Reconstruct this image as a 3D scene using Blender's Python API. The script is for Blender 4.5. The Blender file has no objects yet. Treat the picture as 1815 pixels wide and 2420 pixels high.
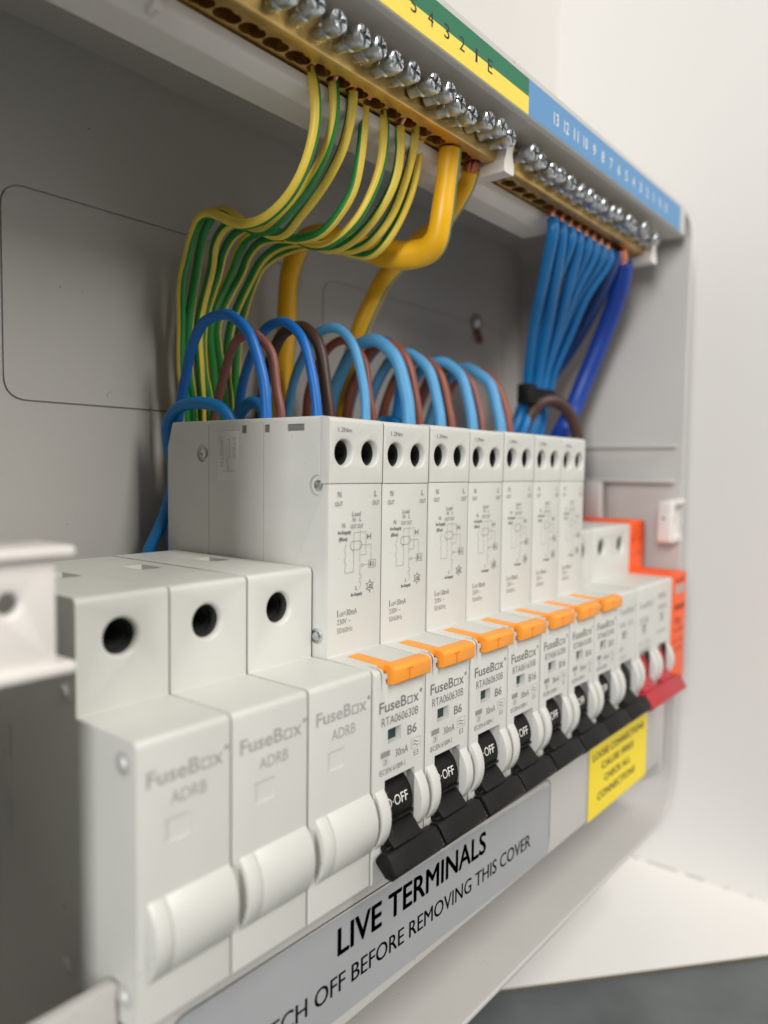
import bpy, bmesh, math, random
from mathutils import Vector, Matrix
from math import sin, cos, pi, radians
random.seed(7)
S = 0.001                                   # everything below is written in millimetres
scene = bpy.context.scene
COL = scene.collection

# ------------------------------------------------------------------ camera
cam_d = bpy.data.cameras.new('camera'); cam = bpy.data.objects.new('camera', cam_d); COL.objects.link(cam)
yaw, pitch, roll = radians(50.8831), radians(-3.2984), radians(0.7093)
f_ = Vector((sin(yaw)*cos(pitch), cos(yaw)*cos(pitch), sin(pitch)))
r_ = Vector((cos(yaw), -sin(yaw), 0)); u_ = r_.cross(f_)
r2, u2 = r_*cos(roll)+u_*sin(roll), u_*cos(roll)-r_*sin(roll)
M = Matrix((r2, u2, -f_)).transposed().to_4x4()
M.translation = Vector((-115.2522, -113.272, 63.2473))*S
cam.matrix_world = M
cam_d.sensor_fit = 'VERTICAL'; cam_d.sensor_height = 36; cam_d.lens = 1783.11/2420*36
cam_d.clip_start = 0.002; cam_d.clip_end = 50
cam_d.dof.use_dof = True; cam_d.dof.focus_distance = 0.176; cam_d.dof.aperture_fstop = 9.5
scene.camera = cam
# ------------------------------------------------------------------ room light
world = bpy.data.worlds.new('World'); scene.world = world; world.use_nodes = True
bg = world.node_tree.nodes['Background']; bg.inputs[0].default_value = (1.0, 0.95, 0.88, 1); bg.inputs[1].default_value = 0.03
def area(name, loc, target, sx, sy, power, col):
    l = bpy.data.lights.new(name, 'AREA'); l.shape = 'RECTANGLE'; l.size = sx; l.size_y = sy; l.energy = power; l.color = col
    o = bpy.data.objects.new(name, l); COL.objects.link(o); o.location = loc
    o.rotation_euler = (Vector(target)-Vector(loc)).to_track_quat('-Z', 'Y').to_euler(); return o
area('window_light', (-2.2, -0.80, 0.65), (0.05, 0, 0.03), 0.5, 1.0, 40, (1.0, 0.985, 0.97))
area('ceiling_light', (0.08, -1.38, 1.42), (0.05, 0, 0), 0.3, 1.4, 31.5, (1.0, 0.96, 0.90))
scene.view_settings.view_transform = 'Standard'; scene.view_settings.look = 'None'
scene.view_settings.exposure = 0.0; scene.view_settings.gamma = 1.0

# ------------------------------------------------------------------ materials
def mat(name, col, rough=0.5, metal=0.0, bump=0.0, bscale=2500, var=0.0, vscale=60, spec=0.5, coat=0.0, sss=0.0):
    m = bpy.data.materials.new(name); m.use_nodes = True; nt = m.node_tree; N = nt.nodes; L = nt.links
    b = N['Principled BSDF']; b.inputs['Base Color'].default_value = (*col, 1)
    b.inputs['Roughness'].default_value = rough; b.inputs['Metallic'].default_value = metal
    b.inputs['Specular IOR Level'].default_value = spec; b.inputs['Coat Weight'].default_value = coat
    tc = N.new('ShaderNodeTexCoord')
    if var:
        n = N.new('ShaderNodeTexNoise'); n.inputs['Scale'].default_value = vscale; n.inputs['Detail'].default_value = 6
        L.new(tc.outputs['Object'], n.inputs['Vector'])
        r = N.new('ShaderNodeValToRGB'); r.color_ramp.elements[0].position = .3; r.color_ramp.elements[1].position = .7
        r.color_ramp.elements[0].color = (*[c*(1-var) for c in col], 1); r.color_ramp.elements[1].color = (*[min(1, c*(1+var*.6)) for c in col], 1)
        L.new(n.outputs['Fac'], r.inputs[0]); L.new(r.outputs[0], b.inputs['Base Color'])
        mr = N.new('ShaderNodeMapRange'); mr.inputs['To Min'].default_value = rough*.85; mr.inputs['To Max'].default_value = min(1, rough*1.2)
        L.new(n.outputs['Fac'], mr.inputs['Value']); L.new(mr.outputs[0], b.inputs['Roughness'])
    if bump:
        n2 = N.new('ShaderNodeTexNoise'); n2.inputs['Scale'].default_value = bscale; n2.inputs['Detail'].default_value = 3
        L.new(tc.outputs['Object'], n2.inputs['Vector'])
        bp = N.new('ShaderNodeBump'); bp.inputs['Strength'].default_value = bump; bp.inputs['Distance'].default_value = 0.0001
        L.new(n2.outputs['Fac'], bp.inputs['Height']); L.new(bp.outputs[0], b.inputs['Normal'])
    return m
M_ABS   = mat('module_plastic', (0.60, 0.605, 0.57), .42, bump=.25, var=.035, vscale=90)
M_ABS2  = mat('blank_plastic', (0.615, 0.62, 0.585), .38, bump=.2, var=.03, vscale=70)
M_RELIEFSHADE = mat('relief_shade_plastic', (0.47, 0.475, 0.435), .5)  # module plastic darkened; puts relief shading into the flat letters' colour
M_PRINTBG = mat('label_plastic', (0.64, 0.62, 0.55), .5, bump=.2, var=.03, vscale=90)
M_CASE  = mat('case_plastic', (0.52, 0.508, 0.488), .36, bump=.3, var=.03, vscale=30)
M_INNER = mat('lug_plastic', (0.74, 0.71, 0.68), .35, bump=.3, var=.03)
M_HOLESHADE = mat('painted_hole_shade', (0.045, 0.048, 0.045), .6)  # near-black that puts the shade of deep holes into the colour
M_INK   = mat('grey_ink', (0.17, 0.17, 0.16), .6)
M_INK2  = mat('light_grey_ink', (0.35, 0.35, 0.33), .6)
M_BLACKINK = mat('black_ink', (0.012, 0.012, 0.012), .5)
M_WHITEINK = mat('white_ink', (0.75, 0.75, 0.72), .5)
M_ORANGE = mat('test_button_orange', (0.93, 0.33, 0.025), .42, bump=.2, var=.05, vscale=120)
M_BLACK = mat('black_plastic', (0.006, 0.006, 0.0055), .5, bump=.35, bscale=1800, var=.3, vscale=400, spec=.22)
M_RED   = mat('red_plastic', (0.42, 0.02, 0.032), .4, bump=.2, var=.05)
M_SPD   = mat('surge_orange', (0.86, 0.105, 0.012), .42, var=.06)
M_BRASS = mat('brass', (0.76, 0.52, 0.19), .34, metal=1, bump=.25, bscale=500, var=.25, vscale=150)
M_ZINC  = mat('zinc_screw', (0.58, 0.61, 0.63), .29, metal=1, bump=.5, bscale=700, var=.25, vscale=500)
M_RIVET = mat('dull_rivet', (0.62, 0.63, 0.61), .45, metal=.35)
M_WALLDIM = mat('painted_wall_dimmed', (0.62, 0.605, 0.585), .75, bump=.25, bscale=300, var=.02, vscale=8)  # wall paint darkened in colour to dim the overlit back wall
M_COPPER = mat('copper', (0.80, 0.33, 0.20), .32, metal=1, bump=.9, bscale=900, var=.2, vscale=600)
M_YEL   = mat('earth_yellow', (0.84, 0.62, 0.08), .42, var=.05, vscale=300)
M_GRN   = mat('earth_green', (0.012, 0.22, 0.04), .40, var=.08, vscale=300)
M_YEL2  = mat('heavy_cable_yellow', (0.85, 0.45, 0.006), .38, var=.05, vscale=200)
M_GRN2  = mat('heavy_cable_green', (0.10, 0.22, 0.12), .42)
M_BLUE  = mat('wire_royal_blue', (0.002, 0.14, 0.50), .42, bump=.2, var=.06, vscale=300)
M_LBLUE = mat('wire_sky_blue', (0.075, 0.30, 0.56), .45, bump=.2, var=.06, vscale=300)
M_NBLUE = mat('wire_cable_blue', (0.003, 0.165, 0.45), .42, var=.08, vscale=200)
M_DBLUE = mat('wire_dark_blue', (0.006, 0.045, 0.30), .40, var=.06)
M_BROWN = mat('wire_red_brown', (0.24, 0.065, 0.035), .45, bump=.2, var=.08, vscale=300)
M_PBROWN = mat('wire_pink_brown', (0.24, 0.085, 0.07), .48, bump=.2, var=.08, vscale=300)
M_DBROWN = mat('wire_dark_brown', (0.055, 0.025, 0.018), .45, var=.08, vscale=300)
M_LGREEN = mat('label_green', (0.008, 0.16, 0.075), .5)
M_LYEL  = mat('label_yellow', (0.86, 0.68, 0.085), .5)
M_LBLU  = mat('label_blue', (0.105, 0.28, 0.53), .5)
M_SILV  = mat('label_silver', (0.40, 0.41, 0.43), .42, metal=.15, var=.03, bump=.1)
M_STICK = mat('sticker_yellow', (0.90, 0.70, 0.012), .5)
M_WALL  = mat('painted_wall', (0.80, 0.785, 0.76), .75, bump=.25, bscale=300, var=.02, vscale=8)
M_BOARD = mat('white_board', (0.84, 0.83, 0.81), .30, var=.015, vscale=8)
M_FLOOR = mat('grey_floor', (0.12, 0.137, 0.14), .5, bump=.6, bscale=120, var=.32, vscale=30)
M_EDGE  = mat('board_edge', (0.10, 0.085, 0.06), .8)
M_RAIL  = mat('rail_steel', (0.5, 0.5, 0.5), .35, metal=1)
M_GREYDASH = mat('sealant_grey', (0.60, 0.59, 0.565), .8)
M_WIN   = mat('indicator_green', (0.006, 0.035, 0.03), .3)

def specks(m, scale, thr, col):
    nt = m.node_tree; N = nt.nodes; L = nt.links; b = N['Principled BSDF']
    src = b.inputs['Base Color'].links[0].from_socket
    tc = N.new('ShaderNodeTexCoord'); n = N.new('ShaderNodeTexNoise'); n.inputs['Scale'].default_value = scale; n.inputs['Detail'].default_value = 2
    n2 = N.new('ShaderNodeTexNoise'); n2.inputs['Scale'].default_value = scale*.12
    L.new(tc.outputs['Object'], n.inputs['Vector']); L.new(tc.outputs['Object'], n2.inputs['Vector'])
    ad = N.new('ShaderNodeMath'); ad.operation = 'MULTIPLY'; L.new(n.outputs['Fac'], ad.inputs[0]); L.new(n2.outputs['Fac'], ad.inputs[1])
    r = N.new('ShaderNodeMapRange'); r.inputs['From Min'].default_value = thr; r.inputs['From Max'].default_value = thr+.02; L.new(ad.outputs[0], r.inputs['Value'])
    mx = N.new('ShaderNodeMix'); mx.data_type = 'RGBA'; L.new(r.outputs[0], mx.inputs['Factor']); L.new(src, mx.inputs['A']); mx.inputs['B'].default_value = (*col, 1)
    L.new(mx.outputs['Result'], b.inputs['Base Color'])
specks(M_BLACK, 2600, .43, (.10, .10, .095))
specks(M_CASE, 900, .47, (.30, .27, .23)); specks(M_ABS2, 1100, .47, (.40, .38, .33)); specks(M_ABS, 1100, .475, (.40, .38, .33))
# ------------------------------------------------------------------ helpers
def smooth_by_angle(me, ang=32):
    bm = bmesh.new(); bm.from_mesh(me)
    for f in bm.faces: f.smooth = True
    a = radians(ang)
    for e in bm.edges:
        e.smooth = len(e.link_faces) == 2 and e.calc_face_angle(0) < a
    bm.to_mesh(me); bm.free()
def link(name, me, m, parent=None, smooth=True):
    if m is not None:
        for mm in (m if isinstance(m, (list, tuple)) else [m]): me.materials.append(mm)
    if smooth: smooth_by_angle(me)
    o = bpy.data.objects.new(name, me); COL.objects.link(o)
    if parent: o.parent = parent
    return o
def to_me(bm, name='m'):
    bmesh.ops.recalc_face_normals(bm, faces=bm.faces[:])
    me = bpy.data.meshes.new(name); bm.to_mesh(me); bm.free(); return me
def empty(name, loc=(0, 0, 0)):
    o = bpy.data.objects.new(name, None); o.empty_display_size = .01; COL.objects.link(o); o.location = loc; return o
def tag(o, label=None, cat=None, group=None, kind=None):
    if label: o['label'] = label
    if cat: o['category'] = cat
    if group: o['group'] = group
    if kind: o['kind'] = kind
    return o
def round_poly(pts, rad, seg=4):
    out = []; n = len(pts)
    for i in range(n):
        p = Vector(pts[i]); a = Vector(pts[i-1]); b = Vector(pts[(i+1) % n])
        r = rad[i] if isinstance(rad, (list, tuple)) else rad
        if r <= 0: out.append(tuple(p)); continue
        da = (a-p).normalized(); db = (b-p).normalized()
        ang = da.angle(db); d = min(r/math.tan(ang/2), (a-p).length*.48, (b-p).length*.48)
        p0 = p+da*d; p1 = p+db*d
        for k in range(seg+1):
            t = k/seg; q = (p0*(1-t)+p*t)*(1-t)+(p*(1-t)+p1*t)*t
            out.append((q.x, q.y))
    return out
def prism_yz(pts, x0, x1, bev=0.0, bseg=2):
    bm = bmesh.new()
    vs = [bm.verts.new((x0, y, z)) for y, z in pts]; f = bm.faces.new(vs)
    r = bmesh.ops.extrude_face_region(bm, geom=[f]); nv = [v for v in r['geom'] if isinstance(v, bmesh.types.BMVert)]
    for v in nv: v.co.x = x1
    bmesh.ops.recalc_face_normals(bm, faces=bm.faces[:])
    if bev:
        es = [e for e in bm.edges if e.verts[0].co.x == e.verts[1].co.x]
        bmesh.ops.bevel(bm, geom=es, offset=bev, segments=bseg, profile=.5, affect='EDGES', clamp_overlap=True)
    return bm
def prism_xz(pts, y0, y1, bev=0.0, bseg=2, only_front=False):
    bm = bmesh.new()
    vs = [bm.verts.new((x, y0, z)) for x, z in pts]; f = bm.faces.new(vs)
    r = bmesh.ops.extrude_face_region(bm, geom=[f]); nv = [v for v in r['geom'] if isinstance(v, bmesh.types.BMVert)]
    for v in nv: v.co.y = y1
    bmesh.ops.recalc_face_normals(bm, faces=bm.faces[:])
    if bev:
        es = [e for e in bm.edges if e.verts[0].co.y == e.verts[1].co.y and (not only_front or e.verts[0].co.y == y0)]
        bmesh.ops.bevel(bm, geom=es, offset=bev, segments=bseg, profile=.5, affect='EDGES', clamp_overlap=True)
    return bm
def box(x0, x1, y0, y1, z0, z1, bev=0.0, bseg=2, bm=None):
    own = bm is None
    b = bmesh.new(); r = bmesh.ops.create_cube(b, size=1)
    for v in b.verts: v.co = Vector((x0+(v.co.x+.5)*(x1-x0), y0+(v.co.y+.5)*(y1-y0), z0+(v.co.z+.5)*(z1-z0)))
    if bev: bmesh.ops.bevel(b, geom=b.edges[:], offset=bev, segments=bseg, profile=.5, affect='EDGES', clamp_overlap=True)
    if own: return b
    me = bpy.data.meshes.new('t'); b.to_mesh(me); b.free(); bm.from_mesh(me); bpy.data.meshes.remove(me); return bm
def lathe(prof, axis='y', seg=28, c=(0, 0, 0)):
    """prof: list of (radius, along); closed solid of revolution"""
    bm = bmesh.new(); rings = []
    def P(r, a, t):
        q = (r*cos(t), a, r*sin(t)) if axis == 'y' else ((a, r*cos(t), r*sin(t)) if axis == 'x' else (r*cos(t), r*sin(t), a))
        return Vector(q)+Vector(c)
    for r, a in prof:
        rings.append([bm.verts.new(P(r, a, 2*pi*k/seg)) for k in range(seg)])
    for i in range(len(rings)-1):
        for k in range(seg): bm.faces.new((rings[i][k], rings[i][(k+1) % seg], rings[i+1][(k+1) % seg], rings[i+1][k]))
    bm.faces.new(rings[0]); bm.faces.new(rings[-1][::-1])
    bmesh.ops.recalc_face_normals(bm, faces=bm.faces[:])
    return bm
def join(*bms):
    out = bmesh.new()
    for b in bms:
        me = bpy.data.meshes.new('t'); b.to_mesh(me); b.free(); out.from_mesh(me); bpy.data.meshes.remove(me)
    return out
def cut(bm, cutters, op='DIFFERENCE'):
    """boolean the list of bmesh cutters out of bm; returns a mesh"""
    o = bpy.data.objects.new('a', to_me(bm)); COL.objects.link(o); tmp = []
    for c in cutters:
        co = bpy.data.objects.new('c', to_me(c)); COL.objects.link(co); tmp.append(co)
        md = o.modifiers.new('b', 'BOOLEAN'); md.object = co; md.operation = op; md.solver = 'EXACT'
    dg = bpy.context.evaluated_depsgraph_get(); dg.update()
    me = bpy.data.meshes.new_from_object(o.evaluated_get(dg))
    me.materials.clear()
    for q in tmp+[o]:
        d = q.data; bpy.data.objects.remove(q); bpy.data.meshes.remove(d)
    return me
def hole_cutter(x, z, r, y_face, depth, flare=.5, seg=32):
    prof = [(r+flare+.02, y_face-1), (r+flare+.02, y_face-.001), (r+flare*.55, y_face+flare*.16), (r+flare*.2, y_face+flare*.5), (r, y_face+flare), (r, y_face+depth)]
    return lathe(prof, 'y', seg, (x, 0, z))
# --- flat lettering, fitted to a box, in the plane y=const looking from -y
_curve = bpy.data.curves.new('t', 'FONT'); _to = bpy.data.objects.new('t', _curve); COL.objects.link(_to)
def text_tris(s, bold=0.0, res=3, shear=0.0):
    _curve.body = s; _curve.offset = bold; _curve.resolution_u = res; _curve.size = 1; _curve.shear = shear
    dg = bpy.context.evaluated_depsgraph_get(); dg.update()
    me = bpy.data.meshes.new_from_object(_to.evaluated_get(dg))
    vs = [(v.co.x, v.co.y) for v in me.vertices]; fs = [tuple(p.vertices) for p in me.polygons]
    bpy.data.meshes.remove(me); return vs, fs
_cache = {}
class Print:
    def __init__(s): s.v = []; s.f = []; s.m = []
    def text(s, t, x0, x1, z0, z1, bold=0.0, m=0, rot=0.0, shear=0.0, mirror=False):
        k = (t, bold, shear)
        if k not in _cache: _cache[k] = text_tris(t, bold, 3, shear)
        vs, fs = _cache[k]
        a0 = min(v[0] for v in vs); a1 = max(v[0] for v in vs); b0 = min(v[1] for v in vs); b1 = max(v[1] for v in vs)
        n = len(s.v); cx, cz = (x0+x1)/2, (z0+z1)/2; c, q = cos(rot), sin(rot)
        for a, b in vs:
            x = (a-a0)/(a1-a0)*(x1-x0)-(x1-x0)/2; z = (b-b0)/(b1-b0)*(z1-z0)-(z1-z0)/2
            if mirror: x = -x
            s.v.append((cx+x*c-z*q, cz+x*q+z*c))
        for f in fs: s.f.append(tuple(i+n for i in f)); s.m.append(m)
    def line(s, pts, w=.12, m=0, closed=False):
        pts = [Vector(p) for p in pts]
        if closed: pts.append(pts[0])
        for a, b in zip(pts, pts[1:]):
            d = (b-a)
            if d.length < 1e-6: continue
            d.normalize(); nn = Vector((-d.y, d.x))*w/2; d = d*w/2*.98
            n = len(s.v)
            for q in (a-d-nn, b+d-nn, b+d+nn, a-d+nn): s.v.append((q.x, q.y))
            s.f.append((n, n+1, n+2, n+3)); s.m.append(m)
    def rect(s, x0, x1, z0, z1, m=0):
        n = len(s.v); s.v += [(x0, z0), (x1, z0), (x1, z1), (x0, z1)]; s.f.append((n, n+1, n+2, n+3)); s.m.append(m)
    def poly(s, pts, m=0):
        n = len(s.v); s.v += pts; s.f.append(tuple(range(n, n+len(pts)))); s.m.append(m)
    def build(s, name, mats, parent, y, fn=None):
        me = bpy.data.meshes.new(name)
        me.from_pydata([fn(x, z) if fn else (x, y, z) for x, z in s.v], [], s.f)
        for p, mi in zip(me.polygons, s.m): p.material_index = mi
        return link(name, me, mats, parent, smooth=False)
def catmull(P, n=6):
    P = [Vector(p) for p in P]; out = []
    Q = [P[0]*2-P[1]]+P+[P[-1]*2-P[-2]]
    for i in range(1, len(Q)-2):
        p0, p1, p2, p3 = Q[i-1:i+3]
        for k in range(n):
            t = k/n
            out.append(.5*((2*p1)+(p2-p0)*t+(2*p0-5*p1+4*p2-p3)*t*t+(3*p1-p0-3*p2+p3)*t**3))
    out.append(P[-1]); return out
def tube(P, r, seg=14, n=6, stripe=None, twist=0.0, sq=None):
    """stripe: list of (centre angle deg, half width deg); angle 0 looks at the viewer's side, 90 to its right"""
    pts = catmull(P, n) if n else [Vector(p) for p in P]
    bm = bmesh.new(); rings = []
    prev = None; nrm = None
    for i, p in enumerate(pts):
        t = (pts[min(i+1, len(pts)-1)]-pts[max(i-1, 0)]).normalized()
        if nrm is None:
            nrm = Vector((-.776, -.63, 0)); nrm = (nrm-t*nrm.dot(t)).normalized()
        else:
            nrm = (nrm-t*nrm.dot(t)).normalized()
        b = t.cross(nrm)
        if prev is None and b.dot(Vector((.63, -.776, 0))) < 0: tube.sgn = -1
        elif prev is None: tube.sgn = 1
        prev = t
        rr = r(i/(len(pts)-1)) if callable(r) else r
        tw = radians(twist)*i/(len(pts)-1)
        rings.append([bm.verts.new(p+(nrm*cos(2*pi*k/seg+tw)+b*tube.sgn*sin(2*pi*k/seg+tw))*rr) for k in range(seg)])
    for i in range(len(rings)-1):
        for k in range(seg):
            f = bm.faces.new((rings[i][k], rings[i][(k+1) % seg], rings[i+1][(k+1) % seg], rings[i+1][k]))
            if stripe:
                a = 360*(k+.5)/seg
                for c, h in stripe:
                    if abs((a-c+180) % 360-180) < h: f.material_index = 1
    bm.faces.new(rings[0]); bm.faces.new(rings[-1][::-1])
    return bm
def wire_mesh(P, r, mats, name, parent=None, **k):
    return link(name, to_me(tube(P, r, **k)), mats, parent)
def copy_tree(o, parent=None):
    c = o.copy(); COL.objects.link(c)
    if parent: c.parent = parent
    for ch in list(o.children): copy_tree(ch, c)
    return c

# ================================================================== ROOM
def simple(name, bm, m, kind='structure', **k):
    o = link(name, to_me(bm, name), m); tag(o, kind=kind); return o
simple('back_wall', box(-900, 246, 69, 90, -400, 900), M_WALLDIM)
simple('side_wall', box(243, 263, -1500, 69, -400, 900), M_WALL)
# white board below the unit, its free edge running askew to the wall
bd = bmesh.new()
dx, dy = 86.0, -71.0
pts = [(58.5, 69), (243, 69), (243, -83.3)]
def poly_z(pts, z0, z1):
    bm = bmesh.new(); f = bm.faces.new([bm.verts.new((x, y, z0)) for x, y in pts])
    r = bmesh.ops.extrude_face_region(bm, geom=[f])
    for v in r['geom']:
        if isinstance(v, bmesh.types.BMVert): v.co.z = z1
    bmesh.ops.recalc_face_normals(bm, faces=bm.faces[:]); return bm
o = simple('white_ledge', poly_z([(58.5, 69), (243, 69), (243, -83.3)], -127.2, -126), M_BOARD)
o = simple('ledge_edging', poly_z([(57.6, 69), (58.5, 69), (243, -83.3), (243, -84.3)], -127.2, -126.2), M_EDGE)
simple('grey_floor', box(-900, 243, -1500, 69, -140, -127.25), M_FLOOR)
# broken line of sealant in the joint
se = bmesh.new()
for a, b in ((19.6, 14.7), (10.4, -3.4), (-8.3, -15.8), (-25.2, -26.4), (-35.3, -36.3)):
    box(242.7, 243.2, min(a, b), max(a, b), -126.2, -124.7, bm=se)
o = link('sealant_line', to_me(se), M_GREYDASH); tag(o, kind='structure')

# ================================================================== ENCLOSURE
enc = empty('consumer_unit_enclosure', (60, 66, -82))
tag(enc, 'open white plastic consumer unit casing with no cover, on the wall', 'enclosure')
EO = Vector((60, 66, -82))
def enc_part(name, bm_or_me, m, parent=None):
    me = bm_or_me if isinstance(bm_or_me, bpy.types.Mesh) else to_me(bm_or_me, name)
    me.transform(Matrix.Translation(-EO)); return link(name, me, m, parent or enc)
# outer shell : ring between two rounded rectangles
def rrect(x0, x1, z0, z1, rs, seg=8):
    return round_poly([(x0, z0), (x1, z0), (x1, z1), (x0, z1)], rs, seg)
outer = rrect(-79, 207, -82, 168, [20, 22, 11, 11]); inner = rrect(-76.6, 205.2, -80.3, 165.5, [18.6, 20.8, 9.6, 9.6])
bm = bmesh.new()
for y0, nm in ((-12, 0),):
    A = [bm.verts.new((x, -12, z)) for x, z in outer]; B = [bm.verts.new((x, -12, z)) for x, z in inner]
    C = [bm.verts.new((x, 68.5, z)) for x, z in outer]; D = [bm.verts.new((x, 68.5, z)) for x, z in inner]
    n = len(A)
    for i in range(n):
        j = (i+1) % n
        bm.faces.new((A[i], A[j], B[j], B[i])); bm.faces.new((A[j], A[i], C[i], C[j]))
        bm.faces.new((B[i], B[j], D[j], D[i])); bm.faces.new((C[i], C[j], D[j], D[i]))
bmesh.ops.recalc_face_normals(bm, faces=bm.faces[:])
es = [e for e in bm.edges if abs(e.verts[0].co.y+12) < 1e-4 and abs(e.verts[1].co.y+12) < 1e-4 and e.calc_face_angle(0) > 1]
bmesh.ops.bevel(bm, geom=es, offset=.6, segments=3, profile=.5, affect='EDGES', clamp_overlap=True)
enc_part('side_wall_shell', bm, M_CASE)
# back panel with knock-out grooves
def ring_cutter(x0, x1, z0, z1, r, w, y, d):
    o_ = rrect(x0, x1, z0, z1, r); i_ = rrect(x0+w, x1-w, z0+w, z1-w, r-w)
    b = bmesh.new()
    V = [[b.verts.new((x, yy, z)) for x, z in P] for yy in (y-1, y+d) for P in (o_, i_)]
    n = len(o_)
    for i in range(n):
        j = (i+1) % n
        b.faces.new((V[0][i], V[0][j], V[1][j], V[1][i])); b.faces.new((V[2][i], V[2][j], V[3][j], V[3][i]))
        b.faces.new((V[0][i], V[0][j], V[2][j], V[2][i])); b.faces.new((V[1][i], V[1][j], V[3][j], V[3][i]))
    bmesh.ops.recalc_face_normals(b, faces=b.faces[:]); return b
me = cut(box(-78.5, 206.5, 66, 68.8, -81, 167), [ring_cutter(-35, 55, 78, 128, 6, .5, 66, .6), ring_cutter(71, 190, 60, 127, 6, .45, 66, .4)])
enc_part('back_panel', me, M_CASE)
# top flange carrying the terminal numbers
enc_part('top_flange', prism_yz(round_poly([(-12.15, 157), (-12.15, 168.2), (-9, 168.2), (-9, 165), (30, 165), (30, 158.5), (-10.8, 156.4)], [.5, .4, 0, 0, 0, 0, .6], 3), -77, 196), M_CASE)
# terminal rail (white moulding that carries both bars)
enc_part('terminal_rail', prism_yz(round_poly([(5.6, 147.3), (5.9, 144.6), (9.0, 142.6), (17, 142.6), (17, 156), (8.5, 156), (8.5, 147.3)], [.5, 1.2, 1.5, 0, 0, 0, 0], 4), -77, 119), M_INNER)
enc_part('rail_rear', box(119, 190, 8.6, 14, 149, 156, .6), M_INNER)
def saddle(xc, w):
    pr = [(-w/2, 144.4), (w/2, 144.4), (w/2, 147), (w/2-1, 150), (w/2, 153), (w/2, 158), (-w/2, 158), (-w/2, 154), (-w/2+1.4, 151), (-w/2, 147)]
    b = prism_xz(round_poly([(x+xc, z) for x, z in pr], .8, 3), -5.2, 12, .5, only_front=True)
    return b
enc_part('bar_saddle', saddle(70.2, 5.2), M_INNER)
enc_part('bar_saddle', saddle(182.2, 6), M_INNER)
enc_part('rail_rib', box(-35.0, -33.4, 4.9, 9, 143.2, 147.2, .3), M_INNER)
# ledge ribs on the right wall
enc_part('wall_rib', box(198.5, 204.3, -9.5, 66.2, 58.6, 60.0, .4), M_CASE)
enc_part('wall_rib', box(201.8, 204.3, -9.5, 66.2, 73.2, 74.6, .5), M_CASE)
enc_part('wall_rib', box(196, 204.3, 20, 66.2, 20, 58.6, .5), M_CASE)
# cover fixing lugs
def lug(x0, x1, nm):
    b = round_poly([(x0, 34.2), (x1, 34.2), (x1, 51.6), (x0, 51.6)], .8, 3)
    pl = box(x0, x1, -11.2, -9.2, 34.6, 51.2, .3)
    me = cut(pl, [hole_cutter((x0+x1)/2+(.3), 44.3, 1.5, -11.2, 5, .7, 24)])
    g = enc_part(nm, me, M_INNER)
    xa, xb = (x0-2.2, x1+2.4) if x0 < 0 else (x0-2.0, x1)
    enc_part('lug_flange', box(xa, xb, -12.6, -2, 50.2, 51.9, .6, 3), M_INNER)
    enc_part('lug_flange', box(xa, xb, -12.6, -2, 33.6, 35.4, .6, 3), M_INNER)
    sx = x0 if x0 > 0 else x1-1.6
    enc_part('lug_side', box(sx, sx+1.6, -11.0, -1.0, 34.8, 50.9, .3), M_INNER)
    return g
lug(-76.2, -62.6, 'cover_lug')
lb = prism_xz(round_poly([(191.2, 34.4), (206, 34.4), (206, 51.4), (191.2, 51.4)], [2.4, 0, 0, 1.2], 5), -12.4, -6.6, .7, 3)
lm = cut(lb, [box(194.4, 210, -14, -10.6, 36.8, 49.4, .5), lathe([(1.9, -12), (1.9, -5)], 'y', 20, (199.5, 0, 43.5))])
enc_part('cover_lug', lm, M_INNER); enc_part('lug_cap', box(195.5, 205.5, -13.4, -8, 50.2, 52.2, .6), M_INNER)
b = lathe([(.55, 0), (.55, .15)], 'x', 16, (191.08, -9.2, 44.5)); enc_part('lug_dimple_shade', b, M_HOLESHADE)  # flat dark disc painted on for the dimple's shaded hollow
# front strip with its ledge, carrying the warning labels
st = prism_yz(round_poly([(-12, -24.2), (-12, -53.6), (-10, -53.6), (-10, -24.2)], [1.0, .5, .4, .6], 4), -76.5, 190, .2)
enc_part('front_strip', st, M_CASE)
enc_part('strip_shoulder', box(-76.6, -53.85, -12.1, -9.8, -50, -16.0, .4), M_CASE)
enc_part('strip_end', prism_yz(round_poly([(-11.6, -16), (-11.6, -60), (20, -79), (66, -79), (66, -16)], [3, 6, 0, 0, 0], 4), 190.2, 193.2, .5), M_CASE)
enc_part('strip_bracket', box(193.2, 204.3, 8, 40, -60, 2, .8), M_CASE)
# din rail
dr = join(box(-74, 202, 51.5, 52.5, -13, 13), box(-74, 202, 50.5, 59, 13, 14.2), box(-74, 202, 50.5, 59, -14.2, -13), box(-74, 202, 58, 66.2, -12.9, 12.9))
enc_part('din_rail', dr, M_RAIL)
# ---- printed terminal numbers
pr = Print(); ZB, ZT, ZM = 157.25, 166.5, 161.9
pr.rect(-40, 67.6, ZB, ZM-.0, 0); pr.rect(-40, 67.6, ZM, ZT, 1); pr.rect(67.6, 190, ZB, ZT, 2)
tl = pr.build('terminal_number_label', [M_LYEL, M_LGREEN, M_LBLU], None, -12.22)
tl.data.transform(Matrix.Translation(-EO)); tl.parent = enc
pr = Print()
for i, t in enumerate(['E', '1', '2', '3', '4', '5', '6', '7', '8', '9']):
    x = 48.0-6.22*i; w = .5 if t == '1' else 1.7
    pr.text(t, x-w/2-.2, x+w/2+.2, 160.1, 163.3, 0.0)
tn = pr.build('black_numbers', [M_BLACKINK], None, -12.26)
tn.data.transform(Matrix.Translation(-EO)); tn.parent = enc
pr = Print()
nn = ['13', '12', '11', '10', '9', '8', '7', '6', '5', '4', '3', '2', '1', 'N', 'N']
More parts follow.
